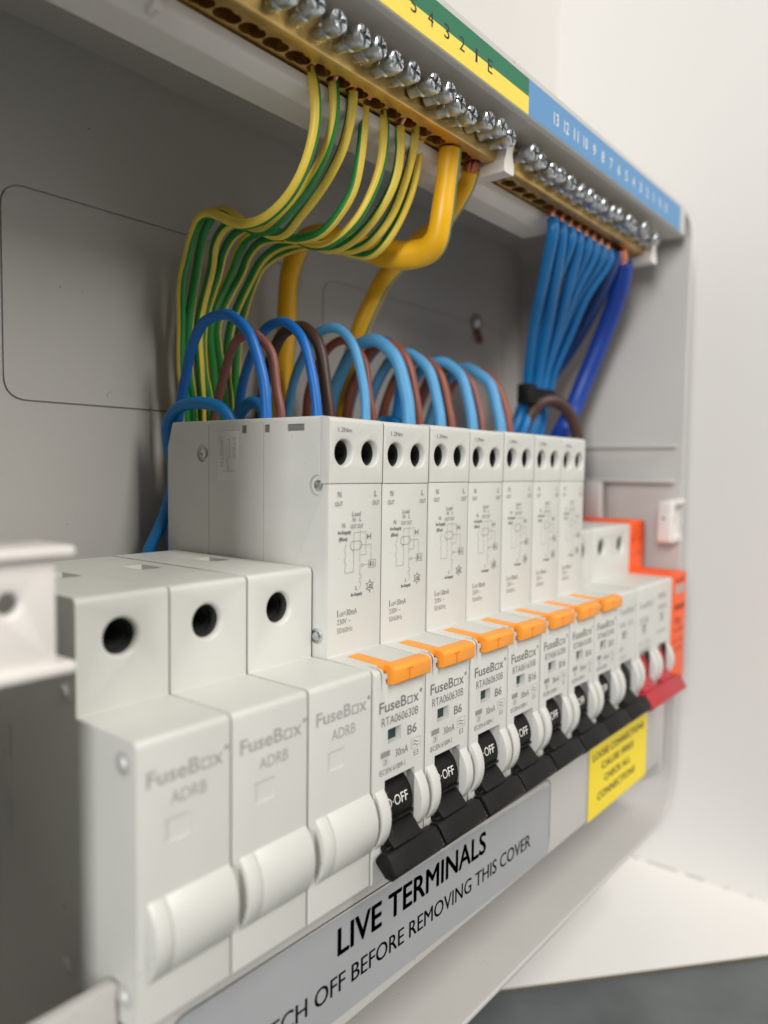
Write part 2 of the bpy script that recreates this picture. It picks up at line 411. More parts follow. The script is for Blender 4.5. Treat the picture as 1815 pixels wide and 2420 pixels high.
for i, t in enumerate(nn):
    x = 83.6+6.43*i; w = 3.0 if len(t) == 2 else (1.9 if t != '1' else .6)
    pr.text(t, x-w/2, x+w/2, 160.0, 163.4, .012, 0)
tn = pr.build('white_numbers', [M_WHITEINK], None, -12.26)
tn.data.transform(Matrix.Translation(-EO)); tn.parent = enc
# ---- warning label
def skew_fn(y, z0, x0, ang):
    a = math.tan(radians(ang))
    return lambda x, z: (x, y, z-(x-x0)*a)
pr = Print()
pr.poly(rrect(-45, 91, -49.6, -28.0, 3.2, 5), 0)
wl = pr.build('warning_label', [M_SILV], None, 0, skew_fn(-12.16, 0, -45, 1.5))
tag(wl, None); 
pr = Print(); rr_ = rrect(-44.6, 90.6, -49.2, -28.4, 3.0, 5); pr.line([rr_[0]] + rr_[::-1][:14], .26, 0)
[pr.text('LIVE TERMINALS', -4.35+d, 53.35+d, -37.3+e, -31.5+e, 0, 0) for d, e in ((0, 0), (.2, .03), (.4, 0), (.1, .15), (.3, .15), (.2, -.12))]
[pr.text('SWITCH OFF BEFORE REMOVING THIS COVER', -32.9+d, 78.4+d, -45.1, -41.2, 0, 0) for d in (0, .16)]
wt = pr.build('warning_text', [M_BLACKINK], None, 0, skew_fn(-12.2, 0, -4, .75))
wroot = empty('warning_label_sticker', (23, -12.1, -40)); 
for q in (wl, wt):
    q.data.transform(Matrix.Translation((-23, 12.1, 40))); q.parent = wroot
wl.name = 'label_backing'; wt.name = 'label_text'
tag(wroot, 'silver live terminals warning label along the front strip below the breakers', 'label')
# ---- yellow sticker
sroot = empty('yellow_sticker', (145, -12.2, -42)); tag(sroot, 'yellow loose connections sticker on the far end of the front strip', 'sticker')
pr = Print(); pr.rect(118.5, 171.5, -53.9, -28.6, 0); a1 = pr.build('sticker_backing', [M_STICK], None, -12.2)
pr = Print()
pr.text('LOOSE CONNECTIONS', 121.5, 168, -34.2, -31.6, .02); pr.text('CAUSE FIRES', 129, 158, -38.9, -36.4, .02)
pr.text('CHECK ALL', 131.5, 155, -43.8, -41.3, .02); pr.text('CONNECTIONS', 126, 160, -49.0, -46.3, .02)
a2 = pr.build('sticker_text', [M_BLACKINK], None, -12.26)
for q in (a1, a2): q.data.transform(Matrix.Translation((-145, 12.2, 42))); q.parent = sroot

# wall fixing screw in the back panel
ws = empty('fixing_screw', (165.7, 65.6, 127)); tag(ws, 'zinc screw through the back panel, brown plug showing below it', 'screw')
link('screw_head', to_me(lathe([(3.4, 0), (3.2, -1), (2, -2), (.5, -2.3)], 'y', 24)), M_ZINC, ws)
link('wall_plug', to_me(tube([(0, -.4, -2.5), (.8, -1.2, -5), (2.4, -1.6, -8.5)], 1.3, n=3)), M_BROWN, ws)

# ================================================================== MODULES
W = 17.5
def shade_cup(x, z, r, y0, y1):  # dark cup that paints in the shade of a terminal hole
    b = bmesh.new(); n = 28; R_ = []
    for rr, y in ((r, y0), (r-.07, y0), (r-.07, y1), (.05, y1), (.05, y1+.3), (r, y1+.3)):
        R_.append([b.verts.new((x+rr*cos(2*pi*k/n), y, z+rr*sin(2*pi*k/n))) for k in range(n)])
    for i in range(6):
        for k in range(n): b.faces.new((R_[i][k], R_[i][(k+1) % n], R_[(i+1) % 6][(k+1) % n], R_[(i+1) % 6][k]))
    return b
def rivet(x, y, z, r, parent, depthless=False):
    """countersunk rivet in a left side face"""
    link('rivet', to_me(lathe([(r*.55, x-.05), (r*.52, x-.35), (r*.3, x-.5), (r*.22, x-.3), (r*.05, x-.3)], 'x', 20, (0, y, z))), M_ZINC, parent)
def side_cut(y, z, r, d=.9):
    return lathe([(r, -1), (r, .0), (r*.92, d)], 'x', 24, (.0, y, z))
GC, GZ, GR = -10.3, -9.0, 9.3
def arc_guard(x0, x1, R=GR, yb=-15.0):
    a = math.acos((yb-GC)/-R); n = 18
    pts = [(GC-R*cos(-a+2*a*k/n), GZ+R*sin(-a+2*a*k/n)) for k in range(n+1)]
    return prism_yz(pts, x0, x1, .25)
def nose_print(kind):
    pr = Print()
    if kind == 'blank':
        d = 2.0
    else: d = 0
    def logo(x0, x1, z0, z1):
        w = x1-x0
        pr.text('FuseB', x0, x0+w*.675, z0, z1, .014)
        a, b = x0+w*.70, x0+w*.835; h = (z1-z0)*.66
        pr.line([(a+.15, z0+.15), (b-.15, z0+.15), (b-.15, z0+h), (a+.15, z0+h)], .28, 0, True)
        pr.text('x', x0+w*.855, x1, z0, z0+h*1.05, .014)
        c = (x1+.75, z1-.25); pr.line([(c[0]+.34*cos(2*pi*k/10), c[1]+.34*sin(2*pi*k/10)) for k in range(10)], .17, 0, True)
        pr.line([c, (c[0]+.05, c[1])], .2)
    if kind == 'blank':
        logo(1.9, 16.2, 14.9, 17.5); pr.text('ADRB', 6.1, 12.9, 11.2, 13.3, .0)
        return pr
    if kind in ('B6', 'B16', 'B32'):
        logo(1.9, 15.4, 12.95, 15.35)
        pr.text({'B6': 'RTA060630B', 'B16': 'RTA061630B', 'B32': 'RTA063230B'}[kind], 2.7, 15.3, 10.1, 11.95)
        pr.text(kind, 11.5, 14.8 if kind == 'B6' else 15.6, 6.2, 8.3, .015)
        pr.text('TEST', 7.5, 11.6, 17.0, 18.6, .0, shear=0.25)
        pr.text('30mA', 7.4, 11.8, 2.6, 4.3)
        pr.rect(2.5, 5.6, 3.5, 4.8, 1); pr.text('6000', 2.7, 5.4, 3.6, 4.7, 0, 0); pr.text('3', 3.6, 4.5, 2.0, 3.0); pr.line([(3.3, 1.8), (4.9, 1.8), (4.9, 3.2), (3.3, 3.2)], .08, 1, True)
        pr.line([(13.0, 2.7), (16.2, 2.7), (16.2, 4.9), (13.0, 4.9)], .1, 1, True)
        for q in (3.4, 4.1): pr.line([(13.5+.25*k, q+.22*sin(k*.7)) for k in range(9)], .16)
        pr.text('E3', 13.9, 15.5, 1.0, 2.2); pr.text('IEC/EN 61009-1', 2.2, 10.8, -.1, 1.1, .0)
    if kind == 'switch8':
        logo(2.2, 15.2, 15.0, 17.2); pr.text('MTRB', 2.5, 7, 10.6, 12.4); pr.text('B32', 10, 14.8, 10.6, 12.4)
        pr.text('6000', 2.2, 6, 2.6, 4.2); pr.text('230V', 2.5, 9, -.2, 1.0)
    if kind == 'main':
        logo(2.4, 15.0, 14.6, 17.0); pr.text('FuseBox', 20.4, 29.0, 16.2, 18.4, .02); pr.text('100A', 21, 30, 11.8, 14.0, .02)
        pr.text('RT100', 3, 11, 8.8, 11.4, .01); pr.text('AC-22A', 2.5, 14.0, 1.2, 2.8); pr.text('230/400V', 2.5, 14.0, -1.0, .4)
        pr.text('IEC 60947-3', 20.5, 30, 3, 4.4)
    return pr
def shoulder_print():
    pr = Print(); I = 0; J = 1
    pr.text('1.2Nm', 2.8, 7.0, 70.9, 71.9)
    pr.text('N', 3.0, 4.0, 57.0, 58.3); pr.text('OUT', 2.1, 4.5, 55.1, 56.1)
    pr.text('L', 15.2, 16.0, 57.0, 58.3); pr.text('OUT', 14.5, 16.9, 55.1, 56.1)
    pr.text('Load', 7.7, 10.4, 52.8, 53.8); pr.text('N', 7.9, 8.7, 51.6, 52.5); pr.text('L', 10.1, 10.7, 51.6, 52.5)
    pr.text('OUT', 7.2, 9.1, 50.1, 51.0); pr.text('OUT', 9.5, 11.4, 50.1, 51.0); pr.text('N', 4.5, 5.3, 50.4, 51.4)
    pr.text('In-Supply', 3.2, 7.4, 48.8, 49.8, .03); pr.text('(Blue)', 3.5, 6.1, 47.3, 48.4, .02)
    w = .09
    pr.line([(8.3, 49.2), (12.4, 49.2)], w, J); pr.line([(8.3, 49.2), (8.3, 40.5), (5.5, 40.5), (5.5, 41.6)], w, J)
    pr.line([(5.5+.25*sin(k*1.25), 41.6+.45*k) for k in range(13)], w, J)
    pr.line([(10.4, 49.8), (10.4, 42.7)], w, J); pr.line([(12.4, 49.2), (12.4, 44.1), (10.4, 44.1)], w, J)
    pr.line([(12.9, 48.1), (14.0, 48.1)], .2, I); pr.line([(12.95, 47.6), (12.95, 48.6)], .2, I); pr.line([(14.0, 47.5), (14.0, 48.7)], .16, I)
    ov = round_poly([(7.2, 45.4), (10.9, 45.4), (10.9, 47.3), (7.2, 47.3)], .9, 4); pr.line(ov, .12, J, True)
    pr.line([(10.9, 46.3), (14.2, 46.3), (14.2, 42.7)], w, J)
    pr.line([(13.5, 41.0), (15.8, 41.0), (15.8, 42.7), (13.5, 42.7)], .12, J, True); pr.text('1', 13.9, 14.3, 41.3, 42.4, .03); pr.text('&', 14.7, 15.5, 41.3, 42.4, 0, J)
    pr.line([(11.7, 41.8), (13.5, 41.8)], w, J); pr.line([(11.3+.35*cos(k), 41.8+.35*sin(k)) for k in [j*pi/4 for j in range(8)]], .1, J, True)
    pr.line([(10.5, 42.2), (10.4, 39.7), (10.9, 39.7), (10.9, 38.9), (10.3, 38.9), (10.3, 38.1), (10.8, 38.1), (10.8, 37.4), (10.4, 36.6)], w, J)
    pr.text('L', 9.1, 9.7, 36.4, 37.3); pr.text('In-Supply', 7.6, 11.4, 34.9, 35.9, .03)
    pr.line([(13.9+1.05*cos(k), 36.8+1.05*sin(k)) for k in [j*pi/3+pi/6 for j in range(6)]], .14, I, True)
    for k in range(6): a = k*pi/3+pi/6; pr.line([(13.9+1.05*cos(a), 36.8+1.05*sin(a)), (13.9+1.4*cos(a), 36.8+1.4*sin(a))], .2, I)
    pr.text('-25', 13.2, 14.6, 36.3, 37.2, .03)
    pr.text('I', 3.2, 3.45, 31.1, 32.6); pr.line([(3.8, 31.2), (4.3, 31.2), (4.05, 31.9)], .1, J, True); pr.text('n=30mA', 4.5, 9.6, 31.1, 32.5)
    pr.text('230V ~', 3.2, 7.5, 29.4, 30.6); pr.text('50/60Hz', 3.2, 8.2, 27.5, 28.7)
    return pr

SH_Y = -4.3
def y_sh(z): return -4.25-(z-22.5)*.006
# ---- shared RCBO meshes (side profile of the housing)
prof = [(-17.4, -22.5), (-17.4, 22.1), (SH_Y, 22.8), (SH_Y, 59.8), (-1.9, 59.8), (-1.9, 74.2), (50.3, 74.3), (52.4, 68), (52.4, -45), (0, -45), (0, -22.5)]
rads = [.6, 1.5, .25, .1, 0, .2, .8, 2, 0, 0, 0]
def body_bm(): return prism_yz(round_poly(prof, rads, 4), .25, .25+W, .5)
def body_cutters():
    slot_cut = box(3.95, 14.25, -22, -4, -19.5, -1.4)
    win = box(4.8, 9.3, -20, -15.9, 6.1, 9.15)
    ledge = box(4.5, 19, -20, -15.5, 18.75, 30)                        # pocket for the test button
    strip_c = box(4.5, 8.3, -16.5, -6.1, 21.3, 30); strip_d = box(3.3, 10.5, -18, -15.4, 21.0, 30)
    wedge = prism_yz([(-18, 16.9), (-17.0, 19.2), (-17.0, 20), (-18, 20)], 3.9, 15.6)
    groove = bmesh.new()
    gv = [(2.1, -18, 25), (3.0, -18, 25), (2.62, -18, 17.2), (2.1, -12, 25), (3.0, -12, 25), (2.62, -16.9, 17.2)]
    gv = [groove.verts.new(v) for v in gv]
    for f in ((0, 1, 2), (3, 5, 4), (0, 3, 4, 1), (1, 4, 5, 2), (2, 5, 3, 0)): groove.faces.new([gv[i] for i in f])
    bmesh.ops.recalc_face_normals(groove, faces=groove.faces[:])
    return [slot_cut, win, ledge, strip_c, strip_d, wedge, groove] + [lathe([(2.9, -2.5), (2.9, 14)], 'y', 28, (x, 0, 66.5)) for x in (4.75, 13.4)]
ME_BODY = cut(body_bm(), body_cutters())
hood = prism_yz(round_poly([(-4.45, 59.9), (-4.6, 73.9), (-1.95, 74.25), (-1.95, 59.9)], [.25, 1.1, .1, .1], 4), .25, .25+W, .55, 3)
ME_HOOD = cut(hood, [hole_cutter(x, 66.5, 2.75, -4.6, 8, .65) for x in (4.75, 13.4)])
def test_button_mesh():
    strip_ = prism_yz([(-16.2, 21.4), (-16.2, 22.4), (-6.3, 22.85), (-6.3, 21.4)], 4.6, 8.2, .1)
    pts = round_poly([(-15.7, 22.75), (-18.4, 22.6), (-19.1, 21.9), (-19.0, 18.9), (-15.7, 18.7)], [.2, .5, .5, .35, .1], 3)
    blk = prism_yz(pts, 4.75, 17.5, .35)
    arm = box(3.5, 10.0, -16.4, -15.6, 21.2, 22.6, .1)
    j = cut(blk, [box(9.75, 10.1, -20, -18.75, 18.8, 21.6), box(8.9, 11.1, -20, -18.75, 21.2, 21.55)])
    b = bmesh.new(); b.from_mesh(j); bpy.data.meshes.remove(j)
    return to_me(join(b, strip_, arm))
ME_BTN = test_button_mesh()
def toggle_mesh(x0=.45, x1=17.55, s0=3.9, s1=14.2):
    tip = prism_yz(round_poly([(-17.9, -16.6), (-18.8, -15.3), (-21.0, -14.7), (-21.9, -15.5), (-23.7, -18.2), (-22.4, -19.9), (-20.6, -19.8), (-18.1, -17.5)], .35, 3), x0, x1, .4)
    stem = prism_yz([(-14.5, -11.5), (-17.0, -12.0), (-20.1, -15.0), (-19.2, -17.2), (-15, -15)], s0+.3, s1-.2, .25)
    wing = prism_yz([(-16.9, -15.0), (-19.0, -14.9), (-19.9, -16.2), (-18.4, -16.8)], s0-1.1, s1+.6, .2)
    return to_me(join(tip, stem, wing))
ME_TOG = toggle_mesh()
drum = lathe([(6.85, 4.15), (6.85, 14.05)], 'x', 40, (0, GC, GZ))
ME_DRUM = to_me(join(drum, box(4.15, 14.05, -17.45, -15, -11.3, -10.7, .1)))
pr = Print(); pr.text('O·OFF', 5.0, 12.6, .8, 2.9, .0)
def drum_fn(x, s):        # wrap the lettering round the drum, s measured along the arc
    a = s/6.9; R = 6.9
    return (x, GC-R*cos(a), GZ+R*sin(a))
_o = pr.build('off_lettering', [M_WHITEINK], None, 0, drum_fn); ME_OFF = _o.data; bpy.data.objects.remove(_o)
ME_GL = to_me(arc_guard(.9, 3.85)); ME_GR = to_me(arc_guard(14.25, 17.2))
ME_WINP = to_me(box(4.9, 9.2, -15.95, -15.4, 6.2, 9.05))
ME_HOLEDARK = to_me(join(shade_cup(4.75, 66.5, 2.74, -2.9, 3.0), shade_cup(13.4, 66.5, 2.74, -2.9, 3.0)))
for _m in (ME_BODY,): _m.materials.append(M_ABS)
for _me, _ma in ((ME_HOOD, M_ABS), (ME_BTN, M_ORANGE), (ME_TOG, M_BLACK), (ME_DRUM, M_BLACK), (ME_GL, M_ABS), (ME_GR, M_ABS), (ME_WINP, M_WIN), (ME_HOLEDARK, M_HOLESHADE)):
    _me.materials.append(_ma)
for _me in (ME_BODY, ME_HOOD, ME_BTN, ME_TOG, ME_DRUM, ME_GL, ME_GR): smooth_by_angle(_me)
def lk(name, me, parent): return link(name, me, None, parent, smooth=False)
_ps = shoulder_print().build('circuit_diagram', [M_INK, M_INK2], None, 0, lambda x, z: (x, (y_sh(z) if z < 60 else -4.6)-.04, z)); ME_DIAG = _ps.data; bpy.data.objects.remove(_ps)
NP = {}
for k in ('B6', 'B16', 'B32'):
    _o = nose_print(k).build('front_marking', [M_INK, M_INK2], None, 0, lambda x, z: (x, (-17.44 if z < 16.9 else -17.44+(z-16.9)*.435), z)); NP[k] = _o.data; bpy.data.objects.remove(_o)
ords = ['first', 'second', 'third', 'fourth', 'fifth', 'sixth', 'last']
desc = ['leftmost, its side face in view', 'second from the left', 'third from the left, marked B6', 'fourth from the left, first marked B16', 'fifth from the left, middle one marked B16', 'sixth from the left, last marked B16', 'seventh and rightmost tall one']
for i in range(7):
    r = empty('circuit_breaker', (18*i, (0, .1, -.12, .08, 0, -.1, .05)[i], (0, -.1, .06, -.05, .1, 0, -.06)[i])); k = 'B6' if i < 3 else ('B16' if i < 6 else 'B32')
    if i < 3: d = ['tall grey breaker marked B6, leftmost of its row beside the blanks', 'tall grey breaker marked B6, second from the left', 'tall grey breaker marked B6, third from the left'][i]
    elif i < 6: d = ['tall grey breaker marked B16, fourth from the left', 'tall grey breaker marked B16, fifth from the left', 'tall grey breaker marked B16, sixth from the left'][i-3]
    else: d = 'tall grey breaker at the right end of the tall row'
    tag(r, d, 'circuit breaker', 'tall breakers with orange test buttons')
    lk('housing', ME_BODY, r); lk('terminal_cover', ME_HOOD, r); lk('test_button', ME_BTN, r)
    t = lk('toggle', ME_DRUM, r); lk('toggle_handle', ME_TOG, t); lk('off_lettering', ME_OFF, t)
    lk('toggle_guard', ME_GL, r); lk('toggle_guard', ME_GR, r); lk('indicator_window', ME_WINP, r)
    lk('dark_hole_insert', ME_HOLEDARK, r); lk('circuit_diagram', ME_DIAG, r); lk('front_marking', NP[k], r)
    if i == 0:
        h = [c for c in r.children if c.name.startswith('housing')][0]
        cs = [side_cut(38.1, 66.5, 2.3), side_cut(-.9, 59.5, 2.3), box(-1, 1.0, 21.8, 23.4, 71.0, 72.8), box(-1, 1.0, 14, 15.6, 71.0, 72.8), box(-1, 1.0, 3.0, 8.2, 71.2, 72.7),
              box(-1, .36, 35.5, 35.7, 21, 73.2), box(-1, .36, 15.8, 16.0, 24, 73.2)]
        nm = cut(body_bm(), body_cutters()+cs); nm.materials.append(M_ABS); smooth_by_angle(nm); h.data = nm
        rivet(.75, 38.1, 66.5, 2.1, r); rivet(.75, -.9, 59.5, 2.1, r); link('rivet', to_me(lathe([(1.7, .4), (1.7, .18), (1.2, .05), (.9, -.3), (.4, -.4)], 'x', 20, (0, -1.2, 27.1))), M_ZINC, r)
        for (ya, yb, za, zb) in ((21.9, 23.3, 71.1, 72.7), (14.1, 15.5, 71.1, 72.7), (3.1, 8.1, 71.3, 72.6)): link('slot_shade_plate', to_me(box(.62, .95, ya, yb, za, zb)), M_INK, r)  # dark plates colouring in the shade of the recessed slots
        link('strip_length_panel', to_me(box(.08, .45, 24.6, 32.2, 60.0, 71.6, .1)), M_ABS, r)
        pr = Print()
        pr.text('STRIP', -31.6+1.4, -31.6+6.6, 0, 1.1, .0)
        # raised lettering reads vertically on the side face
        e = Print(); e.text('STRIP', 0, 5.2, 0, 1.2, .01); e.text('LENGTH', -.2, 7.0, -4.5, -3.3, .01)
        e.line([(.6, -1.9), (.6, -1.1), (4.6, -1.1), (5.2, -2.2), (8.0, -1.6)], .2); e.line([(8.1, .4), (8.1, -3.4)], .22)
        e.build('raised_lettering', [M_RELIEFSHADE], r, 0, lambda x, z: (.03, 26.6-z*1.0, 70.2-x))

# ---- blank modules
bprof = [(-17.0, -22.5), (-17.0, 22.5), (0, 22.5), (0, 41.9), (49, 41.9), (49, -45), (0, -45), (0, -22.5)]
bbody = prism_yz(round_poly(bprof, [.6, 1.3, .2, 1.3, 1, 0, 0, 0], 4), .22, 17.78, .5, 3)
bump_pts = [(GC-(GR-.1)*cos(a), GZ+(GR-.1)*sin(a)) for a in [(-.82+1.64*k/18) for k in range(19)]]
ME_BL = cut(bbody, [hole_cutter(8.4, 34.4, 3.15, 0, 16, .75), box(5.2, 9.8, -20, -16.75, 5.4, 9.1),
    prism_xz([(4.0, 0), (0, 0), (0, 0), (4, 0)], 0, 1) if False else box(9.2, 14.0, 22.5, 30.0, 40.2, 43)])
ME_BL.materials.append(M_ABS2); smooth_by_angle(ME_BL)
ME_BUMP = to_me(join(prism_yz(bump_pts, 1.9, 4.9, .2), prism_yz([(y-.0, z) for y, z in bump_pts], 4.95, 17.7, .25))); ME_BUMP.materials.append(M_ABS2); smooth_by_angle(ME_BUMP)
ME_BHOLEDARK = to_me(join(shade_cup(8.4, 34.4, 3.13, 1.2, 9), shade_cup(8.4, 34.4, 2.6, 3.2, 8))); ME_BHOLEDARK.materials.append(M_HOLESHADE)
_o = nose_print('blank').build('front_marking', [M_INK2, M_INK2], None, -17.04); ME_BPR = _o.data; bpy.data.objects.remove(_o)
bl = ['nearest blank module, out of focus at the left end of the row', 'middle one of the three blank grey modules', 'blank grey module directly beside the leftmost tall breaker']
for i in range(3):
    r = empty('blank_module', (-54+18*i, (0, .12, -.05)[i], (.05, -.08, .04)[i])); tag(r, bl[i], 'blank module', 'blank modules at the left of the row')
    lk('housing', ME_BL, r); lk('dummy_switch', ME_BUMP, r); lk('dark_hole_insert', ME_BHOLEDARK, r); lk('front_marking', ME_BPR, r)
    if i == 0:
        for (y, z) in ((3.2, 26.3), (-13.5, 18.6), (3.4, -20), (-13.4, -17.8)):
            link('rivet', to_me(lathe([(1.9, .2), (1.9, .08), (1.5, .05), (1.2, -.05), (.9, -.35), (.4, -.45)], 'x', 20, (0, y, z))), M_RIVET if y < 0 else M_ABS2, r)
        e = Print(); e.text('STRIP', 0, 6, 0, 1.4, .01); e.text('16mm', 14, 20, .2, 1.5, .01)
        e.build('raised_lettering', [M_ABS2], r, 0, lambda x, z: (.1, 24-z, 16-x))

# ---- single pole switch, two pole main switch, surge protector
sb = prism_yz(round_poly([(-17.3, -22.5), (-17.3, 22.7), (0, 22.7), (0, 42.3), (49, 42.3), (49, -45), (0, -45), (0, -22.5)], [.6, 1.4, .2, 1.6, 1, 0, 0, 0], 4), .15, 17.85, .5, 3)
me = cut(sb, [hole_cutter(9, 34.2, 3.1, 0, 14, .6), box(3.95, 14.25, -22, -4, -19.5, -1.4), box(5.0, 9.0, -20, -15.9, 6.2, 9.2)])
me.materials.append(M_ABS); smooth_by_angle(me)
r = empty('single_pole_breaker', (126, 0, 0)); tag(r, 'short grey breaker with black toggle between the tall row and main switch', 'circuit breaker')
lk('housing', me, r); t = lk('toggle', ME_DRUM, r); lk('toggle_handle', ME_TOG, t); lk('toggle_guard', ME_GL, r); lk('toggle_guard', ME_GR, r)
lk('indicator_window', ME_WINP, r); nose_print('switch8').build('front_marking', [M_INK2, M_INK2], r, -17.34)
link('dark_hole_insert', to_me(shade_cup(9, 34.2, 3.05, 1.3, 6)), M_HOLESHADE, r)

sb = prism_yz(round_poly([(-17.3, -22.5), (-17.3, 22.7), (0, 22.7), (0, 42.4), (49, 42.4), (49, -45), (0, -45), (0, -22.5)], [.6, 1.3, .2, 1.2, 1, 0, 0, 0], 4), .15, 35.85, .6, 3)
me = cut(sb, [hole_cutter(8.8, 34.9, 3.1, 0, 14, .6), hole_cutter(26.4, 34.9, 3.1, 0, 14, .6), box(3.95, 14.0, -22, -4, -19.5, -1.2), box(22.2, 31.5, -22, -4, -19.5, -1.2), box(5.4, 9.4, -20, -15.9, 5.0, 8.6), box(23.4, 27.2, -20, -15.9, 7.0, 10.6)])
me.materials.append(M_ABS); smooth_by_angle(me)
r = empty('main_switch', (144, 0, 0)); tag(r, 'double width grey main switch with a broad red handle', 'switch')
lk('housing', me, r)
link('switch_handle', to_me(toggle_mesh_ := join(
    prism_yz(round_poly([(-17.9, -16.6), (-18.4, -14.9), (-21.2, -14.4), (-22.2, -15.6), (-24.2, -19.0), (-22.4, -20.6), (-20.6, -19.8), (-18.1, -17.5)], .3, 3), .4, 35.9, .4),
    prism_yz([(-14.5, -10.5), (-17.2, -11.0), (-20.1, -15.0), (-19.2, -17.2), (-15, -15)], 3.9, 14.2, .25),
    prism_yz([(-14.5, -10.5), (-17.2, -11.0), (-20.1, -15.0), (-19.2, -17.2), (-15, -15)], 21.9, 31.6, .25))), M_RED, r)
link('handle_drum', to_me(join(lathe([(6.6, 4.1), (6.6, 13.9)], 'x', 36, (0, GC, GZ)), lathe([(6.6, 22.3), (6.6, 31.4)], 'x', 36, (0, GC, GZ)))), M_RED, r)
for x0, x1 in ((1.0, 3.9), (14.0, 17.2), (19.2, 22.1), (31.5, 34.6)): link('toggle_guard', to_me(arc_guard(x0, x1)), M_ABS, r)
link('indicator_window', to_me(join(box(5.5, 9.3, -15.95, -15.4, 5.1, 8.5), box(23.5, 27.1, -15.95, -15.4, 7.1, 10.5))), M_WIN, r)
link('dark_hole_insert', to_me(join(shade_cup(8.8, 34.9, 3.05, 1.3, 6), shade_cup(26.4, 34.9, 3.05, 1.3, 6))), mat('hole_shade_grey', (.10, .12, .11), .5), r)  # grey cups, hole shade put into their colour
nose_print('main').build('front_marking', [M_INK2, M_INK2], r, -17.34)

sb = prism_yz(round_poly([(-17.9, -22.5), (-17.9, 23.9), (-.3, 23.9), (-.3, 43.5), (49, 43.6), (49, -45), (0, -45), (0, -22.5)], [.6, .9, .2, 1.6, 1, 0, 0, 0], 4), .2, 14.8, .4, 2)
me = cut(sb, [hole_cutter(3.8, 34.8, 1.9, -.3, 10, .3), hole_cutter(10.6, 34.8, 1.9, -.3, 10, .3)])
me.materials.append(M_SPD); smooth_by_angle(me)
r = empty('surge_protector', (180, 0, 0)); tag(r, 'bright orange surge protector at the right end of the row', 'surge protector')
lk('housing', me, r)
link('dark_hole_insert', to_me(join(lathe([(1.85, 3), (.4, 3.3)], 'y', 20, (3.8, 0, 34.8)), lathe([(1.85, 3), (.4, 3.3)], 'y', 20, (10.6, 0, 34.8)))), mat('terminal_dark_orange', (.35, .05, .015), .5), r)  # darker orange disc set in each hole
pr = Print()
pr.text('L  N', 3, 11, 29.4, 30.8, 0, 0); pr.text('FuseBox', 1.6, 13.2, 20.2, 22.2, 0, 0); pr.rect(1.6, 13.2, 15.9, 19.2, 1)
pr.text('SPDCUKIT', 1.6, 13.2, 9.3, 11.6, 0, 0); pr.text('SPDCUKIT', 1.75, 13.35, 9.3, 11.6, 0, 0); pr.text('T2', 2, 8, 3.6, 6.2, 0, 0); pr.text('T2', 2.3, 8.3, 3.6, 6.2, 0, 0); pr.text('Uc 275V', 2, 12.5, .6, 2.2, 0, 0)
pr.text('Up 1.5kV', 2, 12.5, -3.6, -2.2, 0, 0); pr.text('In 20kA', 2, 11.5, -6.6, -5.4, 0, 0)
pr.build('front_marking', [mat('dark_brown_ink', (.10, .03, .02), .6), mat('window_grey', (.42, .35, .32), .4)], r, 0, lambda x, z: (x, -17.96 if z < 25 else -.36, z))

# ================================================================== TERMINAL BARS
def screw_mesh():
    bm = lathe([(1.55, 1.0), (1.55, -1.6), (1.95, -1.9), (2.0, -2.0), (2.0, -2.35), (1.7, -2.6), (1.7, -3.0), (2.15, -3.2), (2.28, -3.5), (2.28, -5.6), (2.15, -6.05), (1.8, -6.3), (.2, -6.25)], 'y', 26)
    bm2 = [box(-2.7, 2.7, -7.2, -5.45, -.32, .32), box(-.42, .42, -7, -5.0, -1.7, 1.7), box(-1.7, 1.7, -7, -5.0, -.42, .42)]
    d = box(-1.9, 1.9, -7, -6.05, -.14, .14); bmesh.ops.rotate(d, verts=d.verts, matrix=Matrix.Rotation(radians(45), 3, 'Y')); bm2.append(d)
    d = box(-1.9, 1.9, -7, -6.05, -.14, .14); bmesh.ops.rotate(d, verts=d.verts, matrix=Matrix.Rotation(radians(-45), 3, 'Y')); bm2.append(d)
    me = cut(bm, bm2); me.materials.append(M_ZINC); smooth_by_angle(me, 25); return me
ME_SCREW = screw_mesh()
def terminal_bar(name, xs, x0, x1, label, cat, hr=2.15, jitter=1.0):
    root = empty(name, ((x0+x1)/2, 3, 150)); off = Vector(((x0+x1)/2, 3, 150))
    b = box(x0, x1, -2.3, 7.6, 147.6, 155, .45)
    cs = []
    for x in xs:
        cs.append(join(lathe([(hr, 146), (hr, 154)], 'z', 24, (x-.75, 2.8, 0))))
        cs.append(join(lathe([(hr*.86, 146), (hr*.86, 153.8)], 'z', 24, (x+1.35, 2.8, 0))))
    me = cut(b, cs); me.transform(Matrix.Translation(-off)); link('bar', me, M_BRASS, root)
    for i, x in enumerate(xs):
        o = lk('screw', ME_SCREW, root)
        o.location = Vector((x+.3+random.uniform(-.35, .35), -1.9-random.uniform(0, 1.9)*jitter, 151.2+random.uniform(-.55, .55)))-off
        o.rotation_euler = (radians(random.uniform(-5, 5)), random.uniform(0, pi), radians(random.uniform(-5, 5)))
    tag(root, label, cat, 'brass terminal bars'); return root
EX = [-21.0+6.14*k for k in range(-3, 15)]
terminal_bar('terminal_bar', EX, -46, 67.8, 'brass earth bar with zinc screws above the green and yellow wires', 'terminal bar', 2.05)
NX = [77.5+6.35*k for k in range(16)]
terminal_bar('terminal_bar', NX, 72.6, 179.4, 'brass neutral bar with zinc screws above the blue wires', 'terminal bar', 2.05)

